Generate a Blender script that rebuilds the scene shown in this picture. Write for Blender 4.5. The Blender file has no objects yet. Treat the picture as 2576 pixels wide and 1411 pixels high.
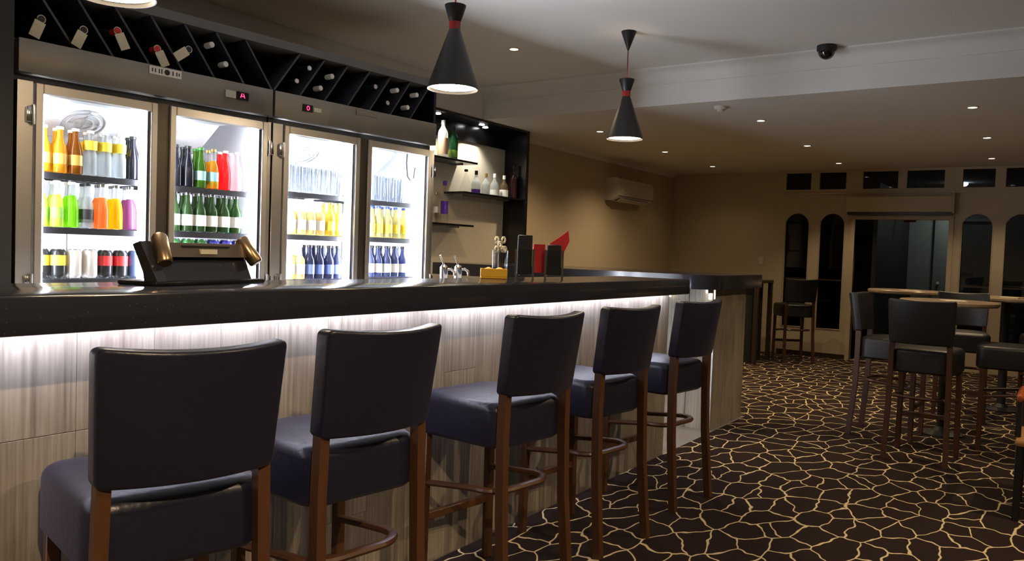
import bpy, bmesh, math, random
from mathutils import Vector, Matrix
random.seed(7)
PI = math.pi
SC = bpy.context.scene
COL = SC.collection

# ------------------------------------------------------------------ camera, world, exposure
cam_d = bpy.data.cameras.new('camera'); cam = bpy.data.objects.new('camera', cam_d); COL.objects.link(cam)
TH, PT, RL, CAMH = 0.60289, 0.03702, 0.0358, 1.25
fw = Vector((math.cos(TH)*math.cos(PT), math.sin(TH)*math.cos(PT), -math.sin(PT)))
rt = Vector((math.sin(TH), -math.cos(TH), 0)); dn = fw.cross(rt)
rt2 = math.cos(RL)*rt - math.sin(RL)*dn; dn2 = math.sin(RL)*rt + math.cos(RL)*dn
M = Matrix((rt2, -dn2, -fw)).transposed().to_4x4(); M.translation = (0, 0, CAMH)
cam.matrix_world = M
cam_d.sensor_width = 36; cam_d.lens = 1992.8/2576*36; cam_d.clip_start = 0.02
SC.camera = cam
w = bpy.data.worlds.new('night'); SC.world = w; w.use_nodes = True
w.node_tree.nodes['Background'].inputs[0].default_value = (0.02, 0.025, 0.04, 1)
w.node_tree.nodes['Background'].inputs[1].default_value = 0.15
vs = SC.view_settings
vs.view_transform = 'Standard'; vs.look = 'None'; vs.exposure = 0.0; vs.gamma = 1.0; vs.use_curve_mapping = False
try:
    SC.cycles.use_denoising = True; SC.cycles.denoiser = 'OPENIMAGEDENOISE'
    SC.cycles.sample_clamp_indirect = 6; SC.cycles.max_bounces = 7; SC.cycles.transparent_max_bounces = 16
except Exception: pass

# lamp levels
L_TUBE, L_LED, L_PEND, L_SPOT, L_ALC = 88.0, 52.0, 95.0, 80.0, 40.0
WARM = (1.0, 0.74, 0.45); COOL = (0.86, 0.90, 1.0); LEDC = (0.78, 0.80, 1.0)

# ------------------------------------------------------------------ materials
MATS = {}
def nodes(name):
    m = bpy.data.materials.new(name); m.use_nodes = True; nt = m.node_tree; nt.nodes.clear()
    out = nt.nodes.new('ShaderNodeOutputMaterial'); MATS[name] = m
    return m, nt, out
def N(nt, t, **kw):
    n = nt.nodes.new(t)
    for k, v in kw.items(): setattr(n, k, v)
    return n
def principled(nt, col=(.5,.5,.5), rough=.5, metal=0., spec=.5, **kw):
    p = N(nt, 'ShaderNodeBsdfPrincipled')
    p.inputs['Base Color'].default_value = (*col, 1); p.inputs['Roughness'].default_value = rough
    p.inputs['Metallic'].default_value = metal; p.inputs['Specular IOR Level'].default_value = spec
    for k, v in kw.items(): p.inputs[k].default_value = v
    return p
def mat(name, col, rough=.5, metal=0., spec=.5, var=.12, scale=8., bump=0., coord='Object', stretch=(1,1,1), **kw):
    if name in MATS: return MATS[name]
    m, nt, out = nodes(name)
    p = principled(nt, col, rough, metal, spec, **kw); nt.links.new(p.outputs[0], out.inputs[0])
    tc = N(nt, 'ShaderNodeTexCoord'); mp = N(nt, 'ShaderNodeMapping'); mp.inputs['Scale'].default_value = stretch
    nz = N(nt, 'ShaderNodeTexNoise'); nz.inputs['Scale'].default_value = scale; nz.inputs['Detail'].default_value = 5
    nt.links.new(tc.outputs[coord], mp.inputs[0]); nt.links.new(mp.outputs[0], nz.inputs['Vector'])
    if var > 0:
        mx = N(nt, 'ShaderNodeMix', data_type='RGBA')
        mx.inputs[6].default_value = (*[c*(1-var) for c in col], 1); mx.inputs[7].default_value = (*[min(1, c*(1+var)) for c in col], 1)
        nt.links.new(nz.outputs['Fac'], mx.inputs[0]); nt.links.new(mx.outputs[2], p.inputs['Base Color'])
    if bump > 0:
        b = N(nt, 'ShaderNodeBump'); b.inputs['Strength'].default_value = bump; b.inputs['Distance'].default_value = .01
        nt.links.new(nz.outputs['Fac'], b.inputs['Height']); nt.links.new(b.outputs[0], p.inputs['Normal'])
    return m
def emit(name, col, s):
    if name in MATS: return MATS[name]
    m, nt, out = nodes(name); e = N(nt, 'ShaderNodeEmission'); e.inputs[0].default_value = (*col, 1); e.inputs[1].default_value = s
    nt.links.new(e.outputs[0], out.inputs[0]); return m
def pane_mat(name, tint=(.96,.97,.98), ior=1.45, rough=0.02):
    m, nt, out = nodes(name)
    t = N(nt, 'ShaderNodeBsdfTransparent'); t.inputs[0].default_value = (*tint, 1)
    g = N(nt, 'ShaderNodeBsdfGlossy'); g.inputs['Roughness'].default_value = rough
    f = N(nt, 'ShaderNodeFresnel'); f.inputs[0].default_value = ior
    gm = N(nt, 'ShaderNodeNewGeometry'); iv = N(nt, 'ShaderNodeMath', operation='SUBTRACT'); iv.inputs[0].default_value = 1; nt.links.new(gm.outputs['Backfacing'], iv.inputs[1])
    fm = N(nt, 'ShaderNodeMath', operation='MULTIPLY'); nt.links.new(f.outputs[0], fm.inputs[0]); nt.links.new(iv.outputs[0], fm.inputs[1])   # one outer reflection per sheet
    x = N(nt, 'ShaderNodeMixShader'); nt.links.new(fm.outputs[0], x.inputs[0]); nt.links.new(t.outputs[0], x.inputs[1]); nt.links.new(g.outputs[0], x.inputs[2])
    nt.links.new(x.outputs[0], out.inputs[0]); return m
def liquid(name, col, clear=.45):
    """coloured bottle: part see-through tint, part scattering drink, glossy skin"""
    if name in MATS: return MATS[name]
    m, nt, out = nodes(name)
    tl = N(nt, 'ShaderNodeBsdfTranslucent'); tl.inputs[0].default_value = (*col, 1)
    tp = N(nt, 'ShaderNodeBsdfTransparent'); tp.inputs[0].default_value = (*[min(1, c**.6) for c in col], 1)
    p = principled(nt, col, .12, 0, .6)
    a = N(nt, 'ShaderNodeMixShader'); a.inputs[0].default_value = .45; nt.links.new(tl.outputs[0], a.inputs[1]); nt.links.new(p.outputs[0], a.inputs[2])
    b = N(nt, 'ShaderNodeMixShader'); b.inputs[0].default_value = clear; nt.links.new(a.outputs[0], b.inputs[1]); nt.links.new(tp.outputs[0], b.inputs[2])
    nt.links.new(b.outputs[0], out.inputs[0]); return m

def carpet_mat():
    m, nt, out = nodes('carpet'); p = principled(nt, (.02,.02,.02), .95, 0, .1)
    geo = N(nt, 'ShaderNodeNewGeometry'); mp = N(nt, 'ShaderNodeMapping'); mp.inputs['Scale'].default_value = (3.3, 5.2, 1); mp.inputs['Rotation'].default_value = (0, 0, .25)
    nt.links.new(geo.outputs['Position'], mp.inputs[0])
    n1 = N(nt, 'ShaderNodeTexNoise'); n1.inputs['Scale'].default_value = 2.3; n1.inputs['Detail'].default_value = 1
    nt.links.new(mp.outputs[0], n1.inputs['Vector'])
    sub = N(nt, 'ShaderNodeVectorMath', operation='SUBTRACT'); sub.inputs[1].default_value = (.5,.5,.5); nt.links.new(n1.outputs['Color'], sub.inputs[0])
    sc = N(nt, 'ShaderNodeVectorMath', operation='SCALE'); sc.inputs['Scale'].default_value = .30; nt.links.new(sub.outputs[0], sc.inputs[0])
    ad = N(nt, 'ShaderNodeVectorMath', operation='ADD'); nt.links.new(mp.outputs[0], ad.inputs[0]); nt.links.new(sc.outputs[0], ad.inputs[1])
    v = N(nt, 'ShaderNodeTexVoronoi', voronoi_dimensions='2D', feature='DISTANCE_TO_EDGE'); v.inputs['Scale'].default_value = 1.42; v.inputs['Randomness'].default_value = .95
    nt.links.new(ad.outputs[0], v.inputs['Vector'])
    r = N(nt, 'ShaderNodeValToRGB'); r.color_ramp.elements[0].position = .020; r.color_ramp.elements[0].color = (1,1,1,1); r.color_ramp.elements[1].position = .036; r.color_ramp.elements[1].color = (0,0,0,1)
    nt.links.new(v.outputs['Distance'], r.inputs[0])
    n2 = N(nt, 'ShaderNodeTexNoise'); n2.inputs['Scale'].default_value = 90; nt.links.new(geo.outputs['Position'], n2.inputs['Vector'])
    d = N(nt, 'ShaderNodeMix', data_type='RGBA'); d.inputs[6].default_value = (.016,.010,.009,1); d.inputs[7].default_value = (.034,.021,.018,1); nt.links.new(n2.outputs['Fac'], d.inputs[0])
    l = N(nt, 'ShaderNodeMix', data_type='RGBA'); l.inputs[6].default_value = (.56,.44,.24,1); l.inputs[7].default_value = (.80,.66,.40,1); nt.links.new(n2.outputs['Fac'], l.inputs[0])
    x = N(nt, 'ShaderNodeMix', data_type='RGBA'); nt.links.new(r.outputs[0], x.inputs[0]); nt.links.new(d.outputs[2], x.inputs[6]); nt.links.new(l.outputs[2], x.inputs[7])
    nt.links.new(x.outputs[2], p.inputs['Base Color'])
    b = N(nt, 'ShaderNodeBump'); b.inputs['Strength'].default_value = .4; b.inputs['Distance'].default_value = .004
    nt.links.new(n2.outputs['Fac'], b.inputs['Height']); nt.links.new(b.outputs[0], p.inputs['Normal'])
    nt.links.new(p.outputs[0], out.inputs[0]); return m
def plank_mat():
    m, nt, out = nodes('wood_look_tile'); p = principled(nt, (.3,.26,.2), .42, 0, .35)
    tc = N(nt, 'ShaderNodeTexCoord'); oi = N(nt, 'ShaderNodeObjectInfo')
    mul = N(nt, 'ShaderNodeMath', operation='MULTIPLY'); mul.inputs[1].default_value = 37; nt.links.new(oi.outputs['Random'], mul.inputs[0])
    ad = N(nt, 'ShaderNodeVectorMath', operation='ADD'); nt.links.new(tc.outputs['Object'], ad.inputs[0]); nt.links.new(mul.outputs[0], ad.inputs[1])
    mp = N(nt, 'ShaderNodeMapping'); mp.inputs['Scale'].default_value = (55, 55, 1.5); nt.links.new(ad.outputs[0], mp.inputs[0])
    n1 = N(nt, 'ShaderNodeTexNoise'); n1.inputs['Scale'].default_value = 1.4; n1.inputs['Detail'].default_value = 7; n1.inputs['Roughness'].default_value = .62; nt.links.new(mp.outputs[0], n1.inputs['Vector'])
    mp2 = N(nt, 'ShaderNodeMapping'); mp2.inputs['Scale'].default_value = (5, 5, 3); nt.links.new(ad.outputs[0], mp2.inputs[0])
    n2 = N(nt, 'ShaderNodeTexNoise'); n2.inputs['Scale'].default_value = 1.2; n2.inputs['Detail'].default_value = 4; nt.links.new(mp2.outputs[0], n2.inputs['Vector'])
    r = N(nt, 'ShaderNodeValToRGB'); e = r.color_ramp.elements
    e[0].position = .25; e[0].color = (.15,.125,.10,1); e[1].position = .75; e[1].color = (.42,.37,.30,1)
    k = e.new(.5); k.color = (.29,.25,.20,1)
    nt.links.new(n1.outputs['Fac'], r.inputs[0])
    x = N(nt, 'ShaderNodeMix', data_type='RGBA', blend_type='MULTIPLY'); x.inputs[0].default_value = .55
    r2 = N(nt, 'ShaderNodeValToRGB'); r2.color_ramp.elements[0].position = .35; r2.color_ramp.elements[0].color = (.5,.47,.45,1); r2.color_ramp.elements[1].position = .6; r2.color_ramp.elements[1].color = (1,1,1,1)
    nt.links.new(n2.outputs['Fac'], r2.inputs[0]); nt.links.new(r.outputs[0], x.inputs[6]); nt.links.new(r2.outputs[0], x.inputs[7])
    nt.links.new(x.outputs[2], p.inputs['Base Color'])
    b = N(nt, 'ShaderNodeBump'); b.inputs['Strength'].default_value = .12; b.inputs['Distance'].default_value = .003
    nt.links.new(n1.outputs['Fac'], b.inputs['Height']); nt.links.new(b.outputs[0], p.inputs['Normal'])
    nt.links.new(p.outputs[0], out.inputs[0]); return m
def granite_mat():
    m, nt, out = nodes('granite'); p = principled(nt, (.03,.03,.034), .14, 0, .55)
    tc = N(nt, 'ShaderNodeTexCoord'); v = N(nt, 'ShaderNodeTexVoronoi'); v.inputs['Scale'].default_value = 70; nt.links.new(tc.outputs['Object'], v.inputs['Vector'])
    r = N(nt, 'ShaderNodeValToRGB'); r.color_ramp.elements[0].position = .06; r.color_ramp.elements[0].color = (.075,.07,.075,1); r.color_ramp.elements[1].position = .13; r.color_ramp.elements[1].color = (.023,.024,.033,1)
    nt.links.new(v.outputs['Distance'], r.inputs[0]); nt.links.new(r.outputs[0], p.inputs['Base Color']); nt.links.new(p.outputs[0], out.inputs[0]); return m
def brushed_mat(name, col, rough, aniso, rot):
    m, nt, out = nodes(name); p = principled(nt, col, rough, 1.0, .5)
    p.inputs['Anisotropic'].default_value = aniso; p.inputs['Anisotropic Rotation'].default_value = rot
    tg = N(nt, 'ShaderNodeTangent', direction_type='RADIAL', axis='Z'); nt.links.new(tg.outputs[0], p.inputs['Tangent'])
    tc = N(nt, 'ShaderNodeTexCoord'); mp = N(nt, 'ShaderNodeMapping'); mp.inputs['Scale'].default_value = (1.5, 1.5, 120)
    nz = N(nt, 'ShaderNodeTexNoise'); nz.inputs['Scale'].default_value = 4; nt.links.new(tc.outputs['Object'], mp.inputs[0]); nt.links.new(mp.outputs[0], nz.inputs['Vector'])
    mx = N(nt, 'ShaderNodeMix', data_type='RGBA'); mx.inputs[6].default_value = (*[c*.9 for c in col], 1); mx.inputs[7].default_value = (*[min(1, c*1.08) for c in col], 1)
    nt.links.new(nz.outputs['Fac'], mx.inputs[0]); nt.links.new(mx.outputs[2], p.inputs['Base Color']); nt.links.new(p.outputs[0], out.inputs[0]); return m

carpet = carpet_mat(); plank = plank_mat(); granite = granite_mat()
header_steel = brushed_mat('brushed_steel_header', (.25,.235,.21), .52, .4, .0)
steel = mat('stainless_steel', (.45,.43,.40), .30, 1.0, var=.08, scale=3, stretch=(1,1,30))
frame_steel = mat('door_frame_aluminium', (.50,.47,.43), .34, 1.0, var=.06)
chrome = mat('chrome', (.75,.75,.76), .12, 1.0, var=.02)
plaster = mat('ceiling_plaster', (.76,.73,.68), .85, var=.03, scale=2)
wallp = mat('painted_wall', (.55,.45,.30), .8, var=.04, scale=3)
cream = mat('cream_paint', (.50,.42,.29), .6, var=.05, scale=4)
alcove_board = mat('alcove_board', (.66,.60,.48), .5, var=.04)
black_lam = mat('black_laminate', (.008,.008,.010), .22, var=.2)
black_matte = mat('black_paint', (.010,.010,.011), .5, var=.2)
white_liner = mat('white_liner', (.82,.84,.86), .4, var=.03)
leather = mat('navy_leather', (.0095,.010,.027), .35, 0, .6, var=.25, scale=60, bump=.12, **{'Sheen Weight': .08, 'Sheen Roughness': .4, 'Sheen Tint': (.5, .55, 1, 1)})
leather_shaded = mat('navy_leather_shaded', (.010,.010,.012), .42, 0, .45, var=.25, scale=60, bump=.12)  # lounge copy of the stool leather, darkened for the low light there
legwood = mat('walnut_leg', (.085,.036,.016), .35, var=.35, scale=5, stretch=(8,8,1))
dkwood = mat('dark_wood', (.035,.020,.013), .35, var=.3, scale=5)
tanwood = mat('tan_wood', (.42,.22,.07), .4, var=.25, scale=6)
redwood = mat('orange_wood', (.42,.09,.025), .3, var=.25, scale=6)
wire = mat('dark_wire', (.03,.03,.035), .5, .6, var=.1)
plastic_w = mat('white_plastic', (.62,.58,.50), .45, var=.03)
grey_tile = mat('grey_floor_tile', (.22,.21,.20), .35, var=.15, scale=4)
glass = pane_mat('door_glass'); dkglass = pane_mat('dark_window_glass', (.25,.27,.30), 1.5)
clear = pane_mat('clear_glass', (.93,.945,.95), 1.45, .04)
rubber = mat('black_rubber', (.012,.012,.012), .6)
bronze = mat('bronze_metal', (.42,.29,.17), .28, 1.0, var=.1)
redm = mat('red_lacquer', (.30,.012,.012), .4)
redpaper = mat('red_paper', (.55,.015,.02), .7)
yellowm = mat('yellow_plastic', (.75,.42,.03), .45)
paper = mat('cream_paper', (.72,.66,.50), .7)
greyboard = mat('grey_board', (.16,.15,.14), .55)
hallgrey = mat('hall_grey_paint', (.25,.27,.25), .6)
rack_black = mat('rack_black', (.010,.010,.018), .4)
slat_m = mat('rack_slat', (.045,.045,.06), .4)

# ------------------------------------------------------------------ mesh helpers
class MB:
    def __init__(s): s.bm = bmesh.new()
    def box(s, lo, hi, bev=0, seg=2):
        c = [(a+b)/2 for a, b in zip(lo, hi)]; d = [abs(b-a) for a, b in zip(lo, hi)]
        t = bmesh.new(); bmesh.ops.create_cube(t, size=1, matrix=Matrix.Translation(c) @ Matrix.Diagonal((*d, 1)))
        if bev: bmesh.ops.bevel(t, geom=t.edges[:], offset=min(bev, .49*min(d)), segments=seg, affect='EDGES', profile=.5)
        s.add(t); return s
    def add(s, t, mtx=None):
        if mtx: bmesh.ops.transform(t, matrix=mtx, verts=t.verts)
        me = bpy.data.meshes.new('tmp'); t.to_mesh(me); t.free(); s.bm.from_mesh(me); bpy.data.meshes.remove(me)
    def bar(s, a, b, wx, wy=None, bev=.003):
        """square bar from a to b"""
        a = Vector(a); b = Vector(b); wy = wy or wx; d = b-a; L = d.length
        t = bmesh.new(); bmesh.ops.create_cube(t, size=1, matrix=Matrix.Translation((0, 0, L/2)) @ Matrix.Diagonal((wx, wy, L, 1)))
        if bev: bmesh.ops.bevel(t, geom=t.edges[:], offset=bev, segments=1, affect='EDGES')
        z = d.normalized(); up = Vector((0, 1, 0)) if abs(z.y) < .9 else Vector((1, 0, 0)); x = up.cross(z).normalized(); y = z.cross(x)
        m = Matrix((x, y, z)).transposed().to_4x4(); m.translation = a
        s.add(t, m); return s
    def tube(s, pts, r, n=8, flat=1.0, caps=True):
        pts = [Vector(p) for p in pts]; rings = []; prev = None
        for i, p in enumerate(pts):
            d = (pts[min(i+1, len(pts)-1)] - pts[max(i-1, 0)]).normalized()
            up = Vector((0, 0, 1)) if abs(d.z) < .95 else Vector((1, 0, 0))
            x = up.cross(d).normalized() if prev is None or abs(d.z) < .95 else prev
            y = d.cross(x).normalized(); x = y.cross(d).normalized(); prev = x
            rr = r[i] if isinstance(r, (list, tuple)) else r
            rings.append([s.bm.verts.new(p + rr*(math.cos(2*PI*k/n)*x + flat*math.sin(2*PI*k/n)*y)) for k in range(n)])
        for a, b in zip(rings, rings[1:]):
            for k in range(n): s.bm.faces.new((a[k], a[(k+1) % n], b[(k+1) % n], b[k]))
        if caps: s.bm.faces.new(rings[0][::-1]); s.bm.faces.new(rings[-1])
        return s
    def lathe(s, prof, n=20, c=(0, 0, 0), cap0=True, cap1=True):
        rings = [[s.bm.verts.new((c[0]+r*math.cos(2*PI*k/n), c[1]+r*math.sin(2*PI*k/n), c[2]+z)) for k in range(n)] for r, z in prof]
        for a, b in zip(rings, rings[1:]):
            for k in range(n): s.bm.faces.new((a[k], a[(k+1) % n], b[(k+1) % n], b[k]))
        if cap0: s.bm.faces.new(rings[0][::-1])
        if cap1: s.bm.faces.new(rings[-1])
        return s
    def prism(s, poly, axis, a, b):
        """poly of 2-d points extruded along axis from a to b"""
        def P(p, h):
            return {'x': (h, p[0], p[1]), 'y': (p[0], h, p[1]), 'z': (p[0], p[1], h)}[axis]
        A = [s.bm.verts.new(P(p, a)) for p in poly]; B = [s.bm.verts.new(P(p, b)) for p in poly]; n = len(poly)
        s.bm.faces.new(A[::-1]); s.bm.faces.new(B)
        for k in range(n): s.bm.faces.new((A[k], A[(k+1) % n], B[(k+1) % n], B[k]))
        return s
    def xform(s, m): bmesh.ops.transform(s.bm, matrix=m, verts=s.bm.verts); return s
    def mesh(s, smooth=True, ang=38):
        bmesh.ops.recalc_face_normals(s.bm, faces=s.bm.faces)
        me = bpy.data.meshes.new('mesh'); s.bm.to_mesh(me); s.bm.free()
        if smooth:
            for p in me.polygons: p.use_smooth = True
            me.set_sharp_from_angle(angle=math.radians(ang))
        return me
    def build(s, name, m, parent=None, label=None, **kw):
        return obj(name, s.mesh(**kw), m, parent, label)
def obj(name, me, m=None, parent=None, label=None):
    o = bpy.data.objects.new(name, me); COL.objects.link(o); me.name = name
    if m is not None and not me.materials: me.materials.append(m)
    if parent: o.parent = parent
    if label: o['label'] = label
    return o
def tag(o, label, cat, group=None):
    o['label'] = label; o['category'] = cat
    if group: o['group'] = group
    return o
def thing(name, label, cat, loc=(0, 0, 0), rz=0., group=None, scale=None):
    o = bpy.data.objects.new(name, None); COL.objects.link(o); o.empty_display_size = .05
    o.location = loc; o.rotation_euler = (0, 0, rz)
    if scale: o.scale = scale
    return tag(o, label, cat, group)
def struct(o): o['kind'] = 'structure'; return o
def copy_tree(o, parent=None):
    c = o.copy(); COL.objects.link(c); c.parent = parent
    for ch in list(o.children): copy_tree(ch, c)
    return c
def spot(name, loc, energy, size, col, parent=None, blend=.6, rad=.03):
    d = bpy.data.lights.new(name, 'SPOT'); d.energy = energy; d.spot_size = math.radians(size); d.spot_blend = blend; d.color = col; d.shadow_soft_size = rad
    o = bpy.data.objects.new(name, d); COL.objects.link(o); o.location = loc
    if parent: o.parent = parent
    return o

# ------------------------------------------------------------------ the setting
X0, X1, Y0, Y1 = -2.2, 10.9, -3.2, 4.70
ZL, ZU, XB = 2.45, 2.73, 5.88
struct(MB().box((X0, Y0, -.05), (14.2, 2.0, 0)).build('floor', carpet))
struct(MB().box((6.25, 2.0, -.05), (14.2, Y1, 0)).build('floor_lounge', carpet))
struct(MB().box((X0, 2.0, -.05), (6.25, Y1, 0)).build('floor_bar', grey_tile))
struct(MB().box((X0, Y1, 0), (14.2, Y1+.12, 3)).build('wall_left', wallp))
struct(MB().box((X0, Y0-.12, 0), (14.2, Y0, 3)).build('wall_right', wallp))
struct(MB().box((X0-.12, Y0, 0), (X0, Y1, 3)).build('wall_back', wallp))
struct(MB().box((X0, Y0, ZU), (XB, Y1, ZU+.06)).build('ceiling', plaster))
struct(MB().box((XB, Y0, ZL), (14.2, Y1, ZU+.06)).build('ceiling_lounge', plaster))
# cornice along the step between the two ceilings, and along the wall
def cove(n, r): return [(r*(1-math.sin(PI/2*k/n)), -r*(1-math.cos(PI/2*k/n))) for k in range(n+1)]
poly = [(XB, ZU), (XB, ZU-.115), (XB-.012, ZU-.115)] + [(XB-.012-.085*(1-math.cos(PI/2*k/7)), ZU-.105+.085*math.sin(PI/2*k/7)) for k in range(8)] + [(XB-.115, ZU-.012), (XB-.115, ZU)]
struct(MB().prism(poly, 'y', Y0, Y1).build('trim_1', plaster))
poly = [(Y1, ZL), (Y1, ZL-.05), (Y1-.01, ZL-.05)] + [(Y1-.01-.04*(1-math.cos(PI/2*k/6)), ZL-.046+.04*math.sin(PI/2*k/6)) for k in range(7)] + [(Y1-.055, ZL)]
struct(MB().prism(poly, 'x', 6.66, X1).build('trim_2', plaster))
# far wall with its openings, cut as one outline with holes
def holed_wall(name, x, th, outer, holes, m):
    cu = bpy.data.curves.new(name, 'CURVE'); cu.dimensions = '2D'; cu.fill_mode = 'BOTH'; cu.extrude = th/2
    for poly in [outer]+holes:
        sp = cu.splines.new('POLY'); sp.points.add(len(poly)-1); sp.use_cyclic_u = True
        for p, q in zip(sp.points, poly): p.co = (q[0], q[1], 0, 1)
    t = bpy.data.objects.new('t', cu); COL.objects.link(t)
    dg = bpy.context.evaluated_depsgraph_get(); dg.update()
    me = bpy.data.meshes.new_from_object(t.evaluated_get(dg)); bpy.data.objects.remove(t)
    # local x -> world y, local y -> world z, local z -> world x
    me.transform(Matrix(((0, 0, 1, x+th/2), (1, 0, 0, 0), (0, 1, 0, 0), (0, 0, 0, 1))))
    me.materials.clear()
    return obj(name, me, m)
def arch(y0, y1, z0, zt):
    r = (y1-y0)/2; c = (y0+y1)/2
    return [(y0, z0), (y1, z0)] + [(c+r*math.cos(PI*k/14), zt-r+r*math.sin(PI*k/14)) for k in range(15)]
def rect(y0, y1, z0, z1): return [(y0, z0), (y1, z0), (y1, z1), (y0, z1)]
trans = [(2.752, 3.075), (2.315, 2.646), (1.703, 2.114), (1.19, 1.604), (.662, .996), (.215, .555), (-.25, .09)]
arches = [(2.748, 3.06), (2.303, 2.613), (.657, .98), (.22, .537), (-.24, .08)]
holes = [rect(a, b, 2.205, 2.425) for a, b in trans] + [arch(a, b, .378, 1.893) for a, b in arches] + [rect(1.117, 2.175, 0.001, 1.815)]
struct(holed_wall('wall_far', X1, .10, rect(Y0, Y1, 0, ZL), holes, cream))
for i, (a, b) in enumerate(trans):
    t = struct(obj('window_%d' % (i+1), MB().box((X1+.045, a, 2.205), (X1+.055, b, 2.425)).mesh(), dkglass))
    MB().box((X1-.004, a-.012, 2.193), (X1+.03, b+.012, 2.205)).build('window_frame', cream, t)
for i, (a, b) in enumerate(arches):
    p = arch(a, b, .378, 1.893); s = MB().prism(p, 'x', X1+.045, X1+.055)
    t = struct(s.build('window_%d' % (i+len(trans)+1), dkglass))
    q = MB(); q.tube([(X1-.002, y, z) for y, z in p+[p[0]]], .008, 6, caps=False); q.build('window_frame', cream, t)
    MB().box((X1+.035, a, 1.01), (X1+.065, b, 1.03)).build('rail', dkwood, t)
# picture rail below the row of small windows
struct(MB().box((X1-.02, Y0, 2.14), (X1, 3.12, 2.165), .004).build('trim_3', cream))
struct(MB().box((X1-.012, 2.185, 0), (X1, 3.10, .06)).build('baseboard_far', dkwood))
# doorway: frame, roller box and threshold
d1 = struct(MB().box((X1-.03, 2.175, 0), (X1+.1, 2.225, 1.86)).build('door_1', cream))
MB().box((X1-.03, 1.067, 0), (X1+.1, 1.117, 1.86)).build('door_jamb', cream, d1)
MB().box((X1-.03, 1.117, 1.815), (X1+.1, 2.175, 1.86)).build('door_head', cream, d1)
bx = tag(MB().box((X1-.14, 1.075, 1.905), (X1-.021, 2.27, 2.095), .006).build('roller_shutter_box', cream), 'long cream shutter box mounted above the dark doorway', 'shutter box')
MB().box((X1-.145, 1.06, 1.885), (X1-.02, 1.075, 2.135)).build('end_cap', cream, bx)
MB().box((X1-.11, 1.08, 1.87), (X1-.04, 2.26, 1.905)).build('bottom_rail', dkwood, bx)
# room beyond the doorway
struct(MB().box((13.6, Y0, 0), (13.7, Y1, 3)).build('wall_hall', hallgrey))
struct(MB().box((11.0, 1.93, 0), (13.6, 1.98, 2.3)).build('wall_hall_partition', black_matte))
hd = thing('hall_door', 'plain grey door standing in the dark room beyond the doorway', 'door', (13.52, 1.15, 0))
MB().box((0, -.42, 0), (.04, .42, 2.05), .004).build('door_leaf', hallgrey, hd)
MB().box((-.05, -.40, 1.93), (0, .05, 1.97)).build('door_closer', plastic_w, hd)
k = MB(); k.lathe([(.02, 0), (.02, .04)], 12); k.xform(Matrix.Translation((-.04, .34, 1.0)) @ Matrix.Rotation(PI/2, 4, 'Y')); k.build('door_knob', chrome, hd)
hs = thing('hanging_sign', 'small dark sign hanging from the hall ceiling behind the doorway', 'sign', (12.4, 1.76, 0))
MB().box((-.01, -.08, 1.86), (.01, .08, 2.0)).build('sign_board', redm, hs)
MB().bar((0, -.05, 2.0), (0, -.05, 2.449), .012).build('hanger', rubber, hs); MB().bar((0, .05, 2.0), (0, .05, 2.449), .012).build('hanger', rubber, hs)
hl = thing('hall_fill_lamp', 'added round fill lamp for the dark hall, unseen above the doorway', 'lamp', (12.9, 1.2, ZL))
MB().lathe([(.09, 0), (.09, -.03), (.07, -.05)], 20).build('fill_glow', emit('hall_fill', (.9, 1, .95), 34), hl)  # added unseen lamp that lifts the dark hall a little

# ------------------------------------------------------------------ ceiling fittings
down_pts = [(6.85, .59, ZL), (8.49, .60, ZL), (10.1, .66, ZL), (6.84, 2.17, ZL), (8.49, 2.20, ZL), (10.1, 2.24, ZL), (6.87, 3.75, ZL), (8.47, 3.77, ZL), (10.01, 3.78, ZL), (4.80, 3.36, ZU), (-.3, -.95, ZU), (2.2, -.95, ZU), (4.4, -.95, ZU)]
row = ['nearest', 'middle', 'farthest']
dl_labels = ['small lit downlight in the right-hand row of lounge ceiling, %s of three' % r for r in row] + ['small lit downlight in the centre row of the lounge ceiling, %s of three' % r for r in row] + \
    ['small lit downlight in row nearest the air conditioner wall, %s of three' % r for r in row] + ['lone lit downlight in raised ceiling between the two hanging pendants'] + ['downlight in the raised ceiling right of the camera, %s of three' % r for r in row]
lens_m = emit('downlight_lens', (1, .86, .62), 14)
proto = None
for (x, y, z), lb in zip(down_pts, dl_labels):
    if proto is None:
        proto = thing('downlight', lb, 'downlight', (0, 0, 0), 0, 'recessed ceiling downlights')
        MB().lathe([(.030, -.001), (.032, -.006), (.046, -.004), (.048, 0)], 24, cap0=False, cap1=False).build('trim_ring', plastic_w, proto)
        MB().lathe([(.001, -.003), (.031, -.003)], 20, cap0=True, cap1=False).build('lens', lens_m, proto)
        t = proto
    else: t = copy_tree(proto)
    t.location = (x, y, z); tag(t, lb, 'downlight', 'recessed ceiling downlights')
    e = L_SPOT*((4.6 if x < 1.5 else 1.7 if x < 3 else 1.9) if y < 0 else 0.85 if y > 3 and x < 9.5 else .10 if x > 9.5 and y > 3 else .45 if x > 9.5 else .95)
    b = spot('downlight_beam', (x, y, z-.012), e*(1.25 if y > 3 else 1), 138 if y > 3 else 104, WARM, None, .95 if y > 3 else .6)
    if y < 0: b.rotation_euler.x = math.radians(38)      # gimbal lamps turned towards the bar
dc = thing('dome_camera', 'dark glossy security dome camera on the ceiling cornice', 'camera', (5.70, 1.38, ZU))
MB().lathe([(.065, 0), (.065, -.03), (.058, -.038)], 24).build('camera_base', black_matte, dc)
MB().lathe([(.056*math.cos(PI/2*k/8), -.038-.056*math.sin(PI/2*k/8)) for k in range(8)]+[(.002, -.094)], 24).build('dome', mat('dome_glass', (.008,.008,.008), .05, 0, .8, var=0), dc)
sd = thing('smoke_detector', 'small white smoke detector on the lower ceiling', 'detector', (6.10, 2.26, ZL))
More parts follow.
